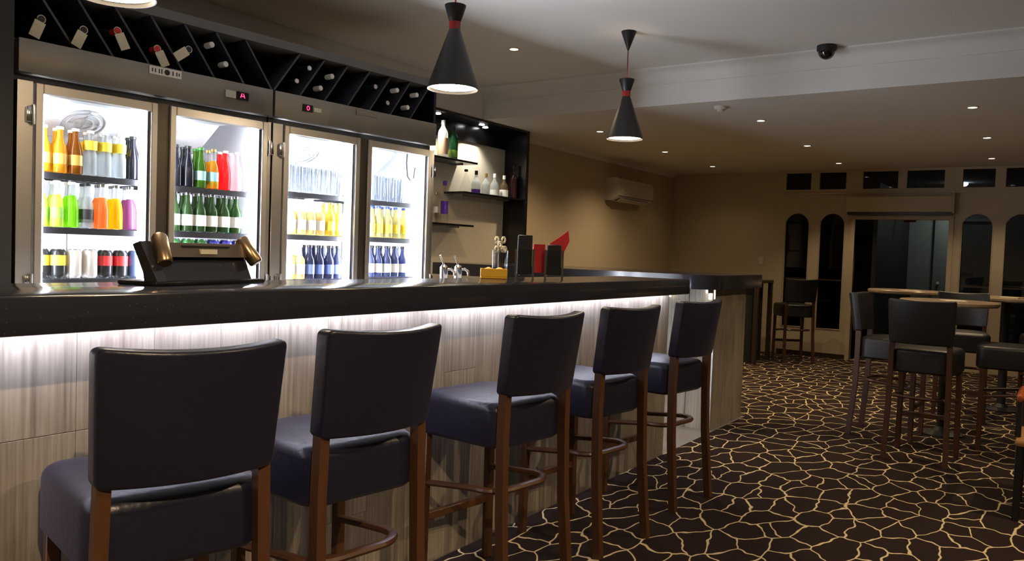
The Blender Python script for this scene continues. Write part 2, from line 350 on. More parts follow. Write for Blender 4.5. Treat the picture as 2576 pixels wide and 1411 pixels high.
MB().lathe([(.05, 0), (.05, -.016), (.042, -.026)], 24).build('detector_base', plastic_w, sd)
MB().lathe([(.028, -.026), (.028, -.04), (.018, -.047)], 20).build('sensor_head', plastic_w, sd)

# ------------------------------------------------------------------ pendants
def pendant(x, y, zr, label):
    t = thing('pendant_lamp', label, 'lamp', (x, y, zr), 0, 'pendants above the bar')
    prof = [(.123, 0), (.121, .012), (.030, .275), (.026, .285)]
    outer = prof; inner = [(.022, .27), (.028, .262), (.115, .012), (.119, .0)]
    MB().lathe(outer+inner+[(.123, 0)], 36, cap0=False, cap1=False).build('shade', mat('pendant_black', (.012,.011,.011), .42, var=.1), t)
    MB().lathe([(.0275, .272), (.0275, .318)], 28).build('collar', redm, t, 'red band around the waist')
    MB().lathe([(.0265, .318), (.030, .326), (.051, .392), (.051, .396), (.047, .396), (.006, .34)], 32, cap0=False).build('upper_flare', MATS['pendant_black'], t)
    MB().lathe([(.001, .012), (.109, .012)], 32, cap1=False).build('diffuser', emit('pendant_glow', (1, .80, .54), L_PEND), t, 'glowing warm white lamp opening')
    top = ZU-zr
    ul = spot('pendant_leak', (0, 0, .40), .6, 95, WARM, t, .9, .03); ul.rotation_euler = (PI, 0, 0)
    MB().tube([(0, 0, .335), (0, 0, top-.11)], .004, 8).build('cord', mat('red_cord', (.16,.03,.03), .6), t)
    MB().lathe([(.005, top-.125), (.050, top-.004), (.050, top)], 28).build('ceiling_rose', MATS['pendant_black'], t)
pendant(1.31, 2.42, 1.985, 'pendant lamp cut off by the picture top above the left fridge')
pendant(2.96, 2.42, 2.01, 'larger black hourglass pendant with red collar in front of dark ceiling')
pendant(4.776, 2.42, 2.02, 'farther black hourglass pendant hanging from a cone ceiling rose')

# ------------------------------------------------------------------ bar
PY = 2.0            # plank face
def plank_run(parent, x0, x1, y, th, z0, ztop, pitch, phase, joints):
    """vertical tiles on a front face, each its own piece; joints(i) gives the height of the cross joint"""
    i = math.ceil((x0-phase)/pitch)-1; cache = {}
    while phase+i*pitch < x1-.001:
        a = max(x0, phase+i*pitch); b = min(x1, phase+(i+1)*pitch); zj = joints(i)
        segs = [(z0, zj), (zj, ztop)] if zj else [(z0, ztop)]
        for s0, s1 in segs:
            key = (round(b-a, 3), round(s1-s0, 3))
            if key not in cache: cache[key] = MB().box((.0004, 0, .0006), (b-a-.0004, th, s1-s0-.0006), .0009, 1).mesh(smooth=False)
            o = obj('plank', cache[key], plank, parent); o.location = (a, y, s0)
        i += 1
bar = thing('bar_unit', 'long bar base clad in vertical grey wood-look tiles', 'bar', (0, 0, 0))
plank_run(bar, -.6, 4.645, PY, .012, .0, 1.036, .206, 2.449, lambda i: {0: .755, -7: .762, -8: .762, -6: .762, -3: .30, 3: .42, 6: .55, -11: .35, 9: .3}.get(i, 0))
MB().box((-.6, PY+.0125, 0), (4.645, 2.19, 1.036)).build('core', mat('grout', (.62,.58,.52), .8), bar)
MB().box((4.646, PY+.001, 0), (4.652, 2.19, 1.036)).build('end_trim', steel, bar)
ct = thing('countertop', 'thick polished black granite bar top with lit underside', 'countertop')
MB().box((-.8, 1.749, 1.038), (4.36, 2.205, 1.122), .006, 2).build('slab', granite, ct)
led = emit('led_strip', LEDC, L_LED)
for a, b in ((-.7, 2.262), (2.302, 4.60)):
    MB().box((a, 1.945, 1.029), (b, 1.962, 1.0365)).build('led_strip', led, ct, 'bright cool white light strip')
MB().box((-.7, 1.928, 1.022), (4.60, 1.942, 1.0375)).build('led_channel', steel, ct)
# raised end counter beyond the gap
eb = thing('bar_end_unit', 'end section of the bar clad in tan wood-look tiles past the gap', 'bar', (0, 0, 0))
plank_run(eb, 5.54, 6.23, 2.028, .012, 0, 1.03, .23, 5.54, lambda i: 0)
MB().box((5.545, 2.0405, 0), (6.23, 2.40, 1.03)).build('end_core', MATS['grout'], eb)
for a, b in ((2.041, 2.22), (2.22, 2.40)):
    MB().box((5.532, a+.001, 0), (5.5445, b-.001, 1.03), .002, 1).build('side_plank', plank, eb)
MB().box((5.528, 2.022, .0), (5.538, 2.032, 1.03)).build('corner_trim', steel, eb); MB().box((5.526, 2.398, .0), (5.545, 2.412, 1.03)).build('corner_trim', steel, eb)
MB().box((6.0, 2.40, 0), (6.23, 4.40, 1.03)).build('return_core', dkwood, eb)
et = thing('end_countertop', 'raised black granite counter with a rounded corner at the bar end', 'countertop')
c0, c1, r = (5.20, 1.93), (6.30, 4.41), .22
poly = [(c0[0]+r-r*math.sin(PI/2*k/12), c0[1]+r-r*math.cos(PI/2*k/12)) for k in range(13)] + [(c0[0], c1[1]), (c1[0], c1[1]), (c1[0], c0[1])]
MB().prism(poly, 'z', 1.032, 1.132).build('slab', granite, et)
for y in (2.05, 2.36): MB().box((5.49, y-.008, .955), (5.505, y+.008, 1.0315)).build('glow_bar', emit('counter_glow', (1, .93, .8), 12), et, 'short glowing white bar')  # two short emissive bars under the end counter
MB().box((5.40, 2.03, 1.0), (5.50, 2.05, 1.0315)).build('bracket', steel, et)
# service shelf seen through the gap
us = thing('underbar_shelf', 'steel service shelf under the end counter, seen through the bar gap', 'shelf', (5.58, 2.46, 0))
for yy in (0, 1.1):
    for xx in (0, .38): MB().bar((xx, yy, 0), (xx, yy, 1.025), .025).build('post', steel, us)
MB().box((-.012, -.012, .90), (.39, 1.112, 1.02)).build('fascia', black_matte, us)
for z in (.16, .42, .66, .88): MB().box((-.01, -.01, z-.012), (.39, 1.11, z)).build('shelf_board', white_liner if z in (.16, .88) else steel, us)
MB().box((.02, .04, .865), (.04, 1.06, .867)).build('light_strip', emit('shelf_light', COOL, 9), us)
gp = None
for i in range(5):
    for z, n in ((.66, 'middle'), (.16, 'bottom')):
        if gp is None:
            gp = MB().lathe([(.026, 0), (.030, .10), (.028, .10), (.024, .006), (.001, .006)], 16, cap1=False).build('glass_tumbler', clear); o = gp
        else: o = gp.copy(); COL.objects.link(o)
        o.location = (5.65, 2.54+i*.11, z+.002); tag(o, '%s clear glass tumbler from the gap on the %s underbar shelf level' % (('nearest', 'second', 'third', 'fourth', 'farthest')[i], n), 'glass', 'tumblers on the %s underbar shelf' % n)
sb = thing('sink_bench', 'low steel sink bench behind the bar under the taps', 'bench', (2.0, 2.30, 0))
MB().box((0, 0, .86), (2.2, .42, .90), .004).build('bench_top', steel, sb)
for xx in (.05, 2.15):
    for yy in (.05, .37): MB().bar((xx, yy, 0), (xx, yy, .86), .035).build('leg', steel, sb)
def tap(x, y, label):
    t = thing('tap', label, 'tap', (x, y, .90), -.6, 'chrome taps')
    MB().lathe([(.026, 0), (.026, .01), (.013, .02), (.013, .20), (.019, .21), (.019, .262), (.010, .272)], 18).build('tap_body', chrome, t)
    MB().tube([(0, 0, .23), (.015, 0, .25), (.035, 0, .252), (.052, 0, .24), (.055, 0, .22)], .007, 10).build('spout', chrome, t)
    MB().tube([(0, 0, .268), (-.008, 0, .29), (-.022, 0, .318)], [.006, .005, .004], 8).build('lever', chrome, t)
tap(2.975, 2.45, 'left one of the two chrome taps behind the bar')
tap(3.085, 2.45, 'right one of the two chrome taps behind the bar')

# ------------------------------------------------------------------ bar stools
def ring_pts(w0, w1, d, r, n=6):
    """rounded trapezoid outline: back (-y) width w0, front width w1, depth d"""
    pts = []
    for cx, cy, a0 in ((1, 1, 0), (-1, 1, 90), (-1, -1, 180), (1, -1, 270)):
        for k in range(n+1):
            a = math.radians(a0+90*k/n); y = cy*(d/2-r)+r*math.sin(a); wd = w0+(w1-w0)*(y/d+.5)
            pts.append((cx*(wd/2-r)+r*math.cos(a), y))
    return pts
def cushion(w0, w1, d, z0, z1, r=.05, bev=.03, dome=.012):
    s = MB(); rings = []
    lv = [(.012, z0), (0, z0+.012), (0, z1-bev)] + [(bev*(1-math.cos(PI/2*k/4)), z1-bev+bev*math.sin(PI/2*k/4)) for k in range(1, 5)] + [(bev+.06, z1+dome*.6), (bev+.12, z1+dome)]
    for ins, z in lv:
        rings.append([s.bm.verts.new((x, y, z)) for x, y in ring_pts(w0-2*ins, w1-2*ins, d-2*ins, max(.012, r-ins*.6))])
    n = len(rings[0])
    for a, b in zip(rings, rings[1:]):
        for k in range(n): s.bm.faces.new((a[k], a[(k+1) % n], b[(k+1) % n], b[k]))
    s.bm.faces.new(rings[0][::-1]); s.bm.faces.new(rings[-1]); return s
def slab_cushion(w0, w1, h, th, r=.018, bev=.009):
    s = MB(); rings = []
    lo = [(bev*(1-math.sin(PI/2*k/4)), bev*(1-math.cos(PI/2*k/4))) for k in range(5)]
    for ins, z in lo+[(i, th-z) for i, z in reversed(lo)]:
        rings.append([s.bm.verts.new((x, y, z)) for x, y in ring_pts(w0-2*ins, w1-2*ins, h-2*ins, max(.006, r-ins))])
    n = len(rings[0])
    for a, b in zip(rings, rings[1:]):
        for k in range(n): s.bm.faces.new((a[k], a[(k+1) % n], b[(k+1) % n], b[k]))
    s.bm.faces.new(rings[0][::-1]); s.bm.faces.new(rings[-1]); return s
SW, BW, SD = .43, .387, .41
def make_stool(lm, wm):
    t = thing('bar_stool', '', 'bar stool')
    cushion(.372, .405, SD, .565, .722, .06).build('seat', lm, t)
    H = .275; m = slab_cushion(.365, BW, H, .054); tb = m.bm
    for k in range(-5, 6): bmesh.ops.bisect_plane(tb, geom=tb.verts[:]+tb.edges[:]+tb.faces[:], plane_co=(k*BW/12, 0, 0), plane_no=(1, 0, 0))
    for v in tb.verts:
        sx = v.co.x/(BW/2); zz = v.co.y/H+.5; th = v.co.z
        v.co = Vector((v.co.x, -.205-(th-.027) - .050*(1-sx*sx) - .045*zz, .755+H*zz+.010*sx*sx*zz))
    m.build('backrest', lm, t, ang=55)
    for sx in (-1, 1):
        m = MB()
        pts = [(sx*.178, -.252, 0), (sx*.170, -.222, .35), (sx*.167, -.214, .60), (sx*.163, -.216, .78)]
        for a, b in zip(pts, pts[1:]): m.bar(a, b, .028, .035, .0)
        m.build('leg', wm, t)
        MB().bar((sx*.178, .165, 0), (sx*.172, .165, .57), .032, .032).build('leg', wm, t)
    # bent side-and-back rail
    z = .405; path = [(-.170, .155, z-.03)] + [(-.164, .0, z-.01), (-.160, -.09, z)]
    path += [(-.160+.09*(1-math.cos(PI/2*k/6)), -.10-.075*math.sin(PI/2*k/6), z) for k in range(7)]
    path = path + [(-x, y, zz) for x, y, zz in reversed(path)]
    MB().tube(path, .016, 8, .75).build('bent_rail', wm, t)
    MB().bar((-.172, .165, .245), (.172, .165, .245), .030, .024).build('footrest', wm, t)
    return t
st0 = make_stool(leather, legwood); st1 = make_stool(leather_shaded, mat('walnut_leg_shaded', (.055,.022,.011), .35, var=.3, scale=5)); used = [False, False]  # lounge stools get leather and walnut with the dim light in their colour
def put_stool(x, y, rz, label, group, dark=False):
    k = 1 if 'lounge' in group else 0; src = (st0, st1)[k]
    if not used[k]: t = src; used[k] = True
    else: t = copy_tree(src)
    t.location = (x, y, 0); t.rotation_euler.z = rz; tag(t, label, 'bar stool', group); return t
bar_tl = [(.787, -.25), (1.36, -.13), (2.18, -.13), (2.86, -.13), (3.628, -.13)]
lb = ['leftmost bar stool, nearest the camera with its full navy back in view', 'second bar stool from the left at the bar',
      'middle one of the five bar stools along the bar', 'fourth bar stool from the left, behind the middle one',
      'farthest of the five bar stools, in front of the gap in the bar']
for (x, a), l in zip(bar_tl, lb):
    ex = Vector((math.cos(a), math.sin(a))); ey = Vector((-ex.y, ex.x))
    o = Vector((x, 1.50)) + ex*(BW/2-.004) + ey*(.252)
    put_stool(o.x, o.y, a, l, 'stools along the bar')

# ------------------------------------------------------------------ bottles and cans
NECK = liquid('neck_glass', (.80,.83,.84), .7)
def bottle_prof(kind):
    if kind == 'beer': return [(.022, 0), (.030, .004), (.0305, .02), (.0305, .115), (.028, .135), (.016, .165), (.0125, .185), (.012, .212), (.0135, .214), (.0135, .224)], .224
    if kind == 'pop':  return [(.022, 0), (.029, .004), (.0295, .02), (.0285, .105), (.024, .14), (.015, .175), (.0125, .20), (.0125, .224), (.014, .226), (.014, .234)], .234
    if kind == 'short': return [(.022, 0), (.029, .004), (.0295, .02), (.0295, .10), (.025, .125), (.014, .15), (.0125, .165), (.0125, .18), (.0135, .182), (.0135, .19)], .19
    if kind == 'spirit': return [(.036, 0), (.040, .004), (.041, .02), (.041, .19), (.036, .215), (.018, .245), (.015, .26), (.015, .295)], .295
    if kind == 'small': return [(.028, 0), (.033, .004), (.034, .015), (.034, .08), (.028, .10), (.013, .125), (.011, .14), (.011, .17)], .17
    if kind == 'decanter': return [(.05, 0), (.062, .004), (.063, .012), (.052, .06), (.03, .13), (.014, .18), (.012, .20), (.016, .21)], .21
    if kind == 'slim': return [(.026, 0), (.030, .004), (.030, .17), (.026, .19), (.012, .215), (.011, .29), (.013, .292), (.013, .30)], .30
    if kind == 'can':  return [(.026, 0), (.031, .006), (.033, .012), (.033, .112), (.028, .122), (.026, .124)], .124
    if kind == 'hiball': return [(.026, 0), (.028, .003), (.033, .155), (.031, .155), (.026, .008), (.001, .008)], .155
def make_bottle(name, kind, bm_, capm=None, labm=None, lab=(.03, .09), cap_h=.012, neck=False):
    prof, h = bottle_prof(kind)
    if kind in ('pop', 'beer'): k = .84; prof = [(r, z*k) for r, z in prof]; h *= k; lab = (lab[0]*k, lab[1]*k)
    if neck:
        o = MB().lathe(prof[:5]+[(prof[5][0], prof[5][1]-.006)], 18).build(name, bm_)
        MB().lathe([(prof[5][0], prof[5][1]-.005)]+prof[5:], 18, cap0=False).build('neck', NECK, o, 'clear glass neck')
    else: o = MB().lathe(prof, 18, cap1=(kind != 'hiball')).build(name, bm_)
    if capm:
        r = prof[-1][0]
        if kind == 'can': MB().lathe([(.0255, .1245), (.024, .127)], 18).build('lid', capm, o)
        else: MB().lathe([(r+.0015, h-cap_h+.004), (r+.0015, h+.004), (r*.6, h+.006)], 16).build('cap', capm, o)
    if labm:
        rr = prof[3][0] if kind != 'can' else .033
        MB().lathe([(rr+.0007, lab[0]), (rr+.0007, lab[1])], 18, cap0=False, cap1=False).build('paper_label', labm, o)
    return o
cw = mat('cap_white', (.85,.85,.82), .4); cs = mat('cap_silver', (.7,.7,.7), .25, 1.0); cg = mat('cap_gold', (.7,.5,.15), .3, .8); cbk = mat('cap_black', (.015,.015,.015), .4); cgr = mat('cap_green', (.05,.25,.05), .4); cbl = mat('cap_blue', (.03,.06,.35), .4)
lw = mat('label_white', (.85,.85,.82), .6); ly = mat('label_yellow', (.85,.66,.05), .6); lgn = mat('label_green', (.25,.5,.06), .6); lbk = mat('label_black', (.02,.02,.02), .6); lr = mat('label_red', (.6,.03,.03), .6); lb_ = mat('label_blue', (.12,.17,.42), .6); lgo = mat('label_gold', (.65,.42,.08), .5); lpu = mat('label_purple', (.12,.03,.55), .5); lte = mat('label_teal', (.35,.6,.6), .5)
KINDS = {
 'gold': ('pop', liquid('drink_gold', (.95,.55,.04)), cw, lgo), 'brown': ('pop', liquid('drink_brown', (.45,.18,.02)), cw, lgo),
 'soda': ('pop', liquid('drink_clear', (.75,.8,.82), .6), cw, None), 'sodayel': ('pop', liquid('drink_clear', (.75,.8,.82)), cw, ly),
 'lime': ('pop', liquid('drink_lime', (.88,.95,.20)), cw, lgn), 'green_pop': ('pop', liquid('drink_green', (.45,.95,.05)), cw, None),
 'clearblack': ('pop', MATS['drink_clear'], cbk, lbk), 'orange': ('pop', liquid('drink_orange', (1,.38,.10)), cs, None),
 'yellow': ('pop', liquid('drink_yellow', (1,.72,.02)), cs, None), 'purple': ('pop', liquid('drink_purple', (.38,.14,.30)), cs, None),
 'darkgreen': ('short', liquid('drink_dkgreen', (.05,.18,.06)), cw, lr), 'black': ('pop', liquid('drink_black', (.02,.02,.03), .05), cbk, None),
 'greenmix': ('pop', liquid('drink_olive', (.12,.30,.03)), cgr, lte), 'amber': ('pop', liquid('drink_amber', (.95,.55,.05)), cg, lte),
 'red': ('pop', liquid('drink_red', (.95,.06,.06)), cw, None), 'pink': ('pop', liquid('drink_pink', (1,.72,.74)), cw, None),
 'greenbeer': ('beer', liquid('beer_green', (.07,.15,.05), .3), cs, lw), 'palebeer': ('beer', liquid('beer_pale', (.90,.78,.38), .35), cw, lw),
 'yelbeer': ('beer', liquid('beer_yellow', (.80,.55,.12)), cg, ly), 'navyyel': ('beer', liquid('beer_straw', (.70,.65,.30), .35), cbl, ly),
 'blue': ('beer', liquid('beer_blue', (.05,.06,.13), .2), cbk, lb_), 'steelblue': ('beer', liquid('beer_steel', (.08,.10,.22), .15), cbk, lw),
 'canyel': ('can', mat('can_black', (.03,.03,.03), .3, .5), cs, ly), 'canwhite': ('can', mat('can_white', (.75,.72,.68), .3, .3), cs, None), 'canred': ('can', MATS['can_black'], cs, lr), 'canblue': ('can', mat('can_blue', (.05,.07,.14), .3, .5), cs, None),
 'cangreen': ('can', mat('can_green', (.04,.16,.05), .3, .5), cs, None), 'canindigo': ('can', mat('can_indigo', (.05,.06,.4), .3, .5), cs, None),
 'hiball': ('hiball', pane_mat('tumbler_glass', (.91,.925,.94), 1.5, .05), None, None)}
LABZ = {'pop': (.03, .10), 'beer': (.035, .10), 'short': (.03, .08), 'can': (.055, .10), 'hiball': (0, 0)}
SAY = {'gold': 'gold drink bottles with white caps', 'brown': 'brown drink bottle with gold label', 'soda': 'clear soda bottle', 'sodayel': 'clear bottle with yellow label',
 'lime': 'lime yellow drink bottle with green label', 'green_pop': 'bright green drink bottle', 'clearblack': 'clear bottle with black label', 'orange': 'orange drink bottle', 'yellow': 'yellow drink bottle',
 'purple': 'purple drink bottle', 'darkgreen': 'dark green bottle with red label', 'black': 'black bottle', 'greenmix': 'olive bottle with teal label', 'amber': 'amber drink bottle', 'red': 'red drink bottle', 'pink': 'pale pink drink bottle',
 'greenbeer': 'green beer bottle with white label', 'palebeer': 'pale beer bottle with white label', 'yelbeer': 'beer bottle with yellow label', 'navyyel': 'straw coloured beer bottle with blue cap', 'blue': 'dark blue bottle with blue label', 'steelblue': 'steel blue bottle with white label',
 'canyel': 'black can with yellow band', 'canwhite': 'white can', 'canred': 'black can with red band', 'canblue': 'dark blue can', 'cangreen': 'green can', 'canindigo': 'indigo can', 'hiball': 'clear tall glass'}
SAY['gold'] = 'gold drink bottle with white cap'
protos = {}
ORD = ['', 'second ', 'third ', 'fourth ', 'fifth ', 'sixth ', 'seventh ']
def put_bottle(k, frame, u, wd, z, where, rowname, nth, total):
    kind, bm_, cm, lm = KINDS[k]; nm = 'can' if kind == 'can' else 'glass_tumbler' if kind == 'hiball' else 'bottle'
    lz = (.135, .185) if k == 'sodayel' else LABZ[kind]
    if k not in protos: protos[k] = make_bottle(nm, kind, bm_, cm, lm, lz, neck=k in ('lime', 'green_pop', 'clearblack', 'orange', 'yellow', 'purple', 'amber', 'palebeer', 'sodayel')); o = protos[k]
    else: o = copy_tree(protos[k])
    p = frame @ Vector((u, wd, z)); o.location = p; o.rotation_euler.z = random.uniform(0, 6)
    pre = '' if total == 1 else 'leftmost ' if nth == 0 else ORD[nth]
    tag(o, '%s%s, %s row, %s' % (pre, SAY[k], rowname, where), 'can' if kind == 'can' else 'glass' if kind == 'hiball' else 'bottle', '%ss, %s' % (SAY[k].split(' with')[0], where))

# ------------------------------------------------------------------ fridges
FD = .70
def fridge(A, B, label, which):
    A = Vector((*A, 0)); B = Vector((*B, 0)); W = (B-A).length; a = math.atan2(B.y-A.y, B.x-A.x)
    t = thing('bar_fridge', label, 'fridge', A, a); fr = Matrix.Translation(A) @ Matrix.Rotation(a, 4, 'Z')
    th = .035; W = W-.006
    # cabinet: outer shell in steel, white liner inside
    s = MB(); s.box((0, .05, 0), (.03, FD, 2.045)).box((W-.03, .05, 0), (W, FD, 2.045)).box((.03, FD-.03, .12), (W-.03, FD, 2.045)).box((.03, .05, 2.015), (W-.03, FD-.03, 2.045)).box((.03, .05, .0), (W-.03, FD-.03, .12))
    s.build('cabinet', steel, t, smooth=False)
    s = MB(); s.box((.031, .06, .121), (.05, FD-.05, 1.90)).box((W-.05, .06, .121), (W-.031, FD-.05, 1.90)).box((.05, FD-.05, .121), (W-.05, FD-.031, 1.90)).box((.05, .06, 1.88), (W-.05, FD-.05, 1.90)).box((.05, .06, .121), (W-.05, FD-.05, .14))
    s.build('liner', white_liner, t, smooth=False)
    MB().box((.001, -.012, 1.908), (W-.001, .05, 2.045), .004).build('header_panel', header_steel, t)
    MB().box((0, .045, 1.878), (W, .0499, 1.908)).build('header_gap', black_matte, t)
    # centre mullion and side stiles
    MB().box((.585, .003, .12), (.640, .06, 1.878)).build('mullion', mat('dark_steel', (.10,.085,.07), .35, 1.0), t)
    for u0, u1 in ((.0, .062), (1.172, W)):
        MB().box((u0, 0, .12), (u1, .0499, 1.878), .002, 1).build('stile', steel, t)
    MB().box((0, 0, 0), (W, .0499, .12)).build('plinth', steel, t)
    # doors
    for q, (u0, u1) in enumerate(((.066, .583), (.642, 1.168))):
        d = MB(); z0, z1 = .125, 1.874; fwid = .03
        d.box((u0, -.012, z0), (u0+fwid, .035, z1), .003, 1).box((u1-fwid, -.012, z0), (u1, .035, z1), .003, 1).box((u0+fwid, -.012, z1-.042), (u1-fwid, .035, z1), .003, 1).box((u0+fwid, -.012, z0), (u1-fwid, .035, z0+.05), .003, 1)
        do = d.build('door', frame_steel, t, smooth=False)
        MB().box((u0+fwid-.004, .006, z0+.046), (u1-fwid+.004, .010, z1-.038)).build('pane', glass, do)
        g = MB(); g.box((u0+fwid, .011, z0+.05), (u0+fwid+.008, .03, z1-.042)).box((u1-fwid-.008, .011, z0+.05), (u1-fwid, .03, z1-.042)); g.build('gasket', rubber, do, smooth=False)
        hx = u0-.022 if q == 0 else u1+.022
        for zc in (1.74, 1.045):
            h = MB(); h.box((hx-.012, -.017, zc-.032), (hx+.012, -.001, zc+.032), .004); h.lathe([(.007, -.04), (.007, .04)], 12, (hx+(.012 if q == 0 else -.012), -.016, zc)); h.build('hinge', chrome, t)
        hu = u1-.012 if q == 0 else u0+.012
        MB().bar((hu, -.030, .72), (hu, -.030, 1.04), .012, .02).build('door_handle', chrome, do)
    # lights: upright tubes beside each door; left-hand ones added unseen to light the ceiling
    for u in (.108, .540, .684, 1.122):
        MB().tube([(u, .050, .20), (u, .050, 1.84)], .014, 10).build('light_tube', emit('fridge_tube_'+which, COOL, L_TUBE*(.62 if which == 'left' else 1.5)), t)
    # shelves: wire with a front lip
    sets = ((1.52, 1.285, 1.062, .80, .5), (1.51, 1.29, 1.0, .75, .45)) if which == 'left' else ((1.535, 1.30, 1.05, .80, .5), (1.53, 1.305, 1.06, .80, .5))
    for (u0, u1), zs in zip(((.055, .575), (.65, 1.145)), sets):
        for z in zs:
            m = MB(); m.box((u0, .065, z-.030), (u1, .077, z-.003)); m.box((u0, .50, z-.012), (u1, .508, z-.003))
            nb = 14
            for i in range(nb+1): m.box((u0+(u1-u0)*i/nb-.002, .07, z-.006), (u0+(u1-u0)*i/nb+.002, .50, z-.001))
            m.build('shelf', wire, t, smooth=False)
    for u in (.40, .88): MB().box((u, .50, .14), (u+.012, .512, 1.86)).build('shelf_rail', steel, t)
    # evaporator housing with two fan cowls
    ev = MB().prism([(.09, 1.879), (.09, 1.83), (.30, 1.70), (.60, 1.70), (.60, 1.879)], 'x', .13, .95).build('evaporator_housing', white_liner, t, smooth=False)
    for u in (.34, .68):
        m = MB(); nn = Matrix.Translation((u, .20, 1.757)) @ Matrix.Rotation(-math.atan2(.13, .21), 4, 'X')
        for rr in (.095, .07, .04):
            m.tube([(rr*math.cos(2*PI*k/24), rr*math.sin(2*PI*k/24), 0) for k in range(25)], .004, 6, caps=False)
        m.bar((-.085, 0, 0), (.085, 0, 0), .005, bev=0).bar((0, -.085, 0), (0, .085, 0), .005, bev=0); m.xform(nn); m.build('fan_grille', mat('grille_grey', (.45,.46,.48), .5), ev)
    # cable
    if which == 'left': pts = [(.105, .07, 1.86), (.115, .07, 1.80), (.10, .07, 1.75), (.085, .07, 1.68)]
    else: pts = [(1.03, .07, 1.86), (1.025, .07, 1.78), (1.035, .07, 1.70), (1.06, .07, 1.675), (1.09, .07, 1.69), (1.10, .07, 1.76)]
    MB().tube(pts, .005, 8).build('cable', rubber, t)
    # badge and controller on the header
    if which == 'left':
        bd = MB().box((.535, -.0155, 2.002), (.69, -.0125, 2.040), .001, 1).build('badge', mat('badge_silver', (.72,.70,.66), .35, .3), t)
        m = MB()
        for i, (du, dh) in enumerate(((.012, .016), (.026, .018), (.044, .020), (.056, .022), (.110, .020), (.128, .018), (.140, .014))): m.box((.535+du, -.0165, 2.021-dh/2), (.535+du+.005, -.0155, 2.021+dh/2))
        m.lathe([(.013, 0), (.013, .001)], 16, (0, 0, 0)); bmesh.ops.transform(m.bm, matrix=Matrix.Translation((.535+.084, -.0155, 2.021)) @ Matrix.Rotation(PI/2, 4, 'X'), verts=[v for v in m.bm.verts if abs(v.co.z) < .01 and abs(v.co.x) < .05])
        m.build('badge_lettering', lbk, bd, smooth=False)
        ds = MB().box((.918, -.018, 1.963), (.975, -.0125, 1.998), .001, 1).build('switch_plate', mat('plate_cream', (.6,.57,.48), .4), t)
        dp = MB().box((.980, -.020, 1.960), (1.045, -.0125, 2.000), .001, 1).build('display', black_lam, t)
        m = MB(); m.bar((.998, -.0208, 1.970), (1.006, -.0208, 1.992), .004, .001, 0).bar((1.022, -.0208, 1.970), (1.014, -.0208, 1.992), .004, .001, 0).bar((1.001, -.0208, 1.978), (1.019, -.0208, 1.978), .004, .001, 0)
        m.build('display_digits', emit('red_digits', (1, .03, .12), 4), dp, smooth=False)
    else:
        bd = MB().box((.540, -.0155, 2.004), (.695, -.0125, 2.036), .001, 1).build('badge', header_steel, t)
        m = MB(); m.box((.55, -.0165, 2.018), (.655, -.0155, 2.022)).box((.672, -.0165, 2.010), (.675, -.0155, 2.030)).box((.682, -.0165, 2.010), (.685, -.0155, 2.030)); m.build('badge_lettering', mat('letter_grey', (.25,.25,.25), .5), bd, smooth=False)
        dp = MB().box((.172, -.020, 1.965), (.235, -.0125, 2.003), .001, 1).build('display', black_lam, t)
        m = MB(); m.tube([(.203+.008*math.cos(2*PI*k/12), -.0208, 1.984+.011*math.sin(2*PI*k/12)) for k in range(13)], .002, 6, caps=False); m.build('display_digits', MATS['red_digits'], dp, smooth=False)
        MB().box((.245, -.015, 1.972), (.295, -.0125, 1.994)).build('switch_plate', MATS['plate_cream'], t)
    return t, fr
FA, FB, FC = (1.514, 3.515), (2.7105, 3.423), (3.9175, 3.3302)
f1, fr1 = fridge(FA, FB, 'left-hand two-door steel display fridge full of coloured bottles and cans', 'left')
f2, fr2 = fridge((2.7145, 3.4227), FC, 'right-hand two-door steel display fridge filled with glasses and beer bottles', 'right')
def row_of(frame, keys, u0, z, where, pitch=.0665, depth=.115, back=True, front='front'):
    for i, k in enumerate(keys):
        n, tot = keys[:i].count(k), keys.count(k)
        put_bottle(k, frame, u0+i*pitch, depth+random.uniform(-.004, .004), z, where, front, n, tot)
        if back: put_bottle(k, frame, u0+i*pitch+.014, depth+.075, z, where, 'back', n, tot)
row_of(fr1, ['gold', 'gold', 'brown', 'sodayel', 'sodayel', 'sodayel', 'black'], .145, 1.52, 'top shelf, left fridge, left door', .064)
row_of(fr1, ['lime', 'lime', 'green_pop', 'clearblack', 'orange', 'yellow', 'purple'], .135, 1.285, 'middle shelf, left fridge, left door', .064)
row_of(fr1, ['canyel', 'canyel', 'canwhite', 'canwhite', 'canred', 'canred', 'canblue'], .14, 1.062, 'lower shelf, left fridge, left door', .0675, back=False)
row_of(fr1, ['black', 'black', 'greenmix', 'amber', 'red', 'pink'], .735, 1.51, 'top shelf, left fridge, right door')
row_of(fr1, ['greenbeer']*6, .735, 1.29, 'middle shelf, left fridge, right door')
for lv in (0, 1):
    row_of(fr1, ['cangreen']*3+['canindigo']*3, .735, 1.0+lv*.1275, 'lower shelf, left fridge, right door', .07, back=False, front=('bottom', 'upper')[lv])
row_of(fr2, ['hiball']*6, .20, 1.535, 'top shelf, right fridge, left door', .07)
row_of(fr2, ['palebeer']*4+['yelbeer']*2, .20, 1.30, 'middle shelf, right fridge, left door', .068)
row_of(fr2, ['palebeer']*2+['blue']*4, .20, 1.05, 'lower shelf, right fridge, left door', .068)
row_of(fr2, ['hiball']*5, .78, 1.53, 'top shelf, right fridge, right door', .07)
row_of(fr2, ['navyyel']*5, .78, 1.305, 'middle shelf, right fridge, right door', .069)
row_of(fr2, ['steelblue']*5, .78, 1.06, 'lower shelf, right fridge, right door', .069)
# dark pillar at the left of the fridges
pl = struct(MB().box((1.05, 3.50, 0), (1.495, 4.2, ZU)).build('wall_pillar', black_matte))

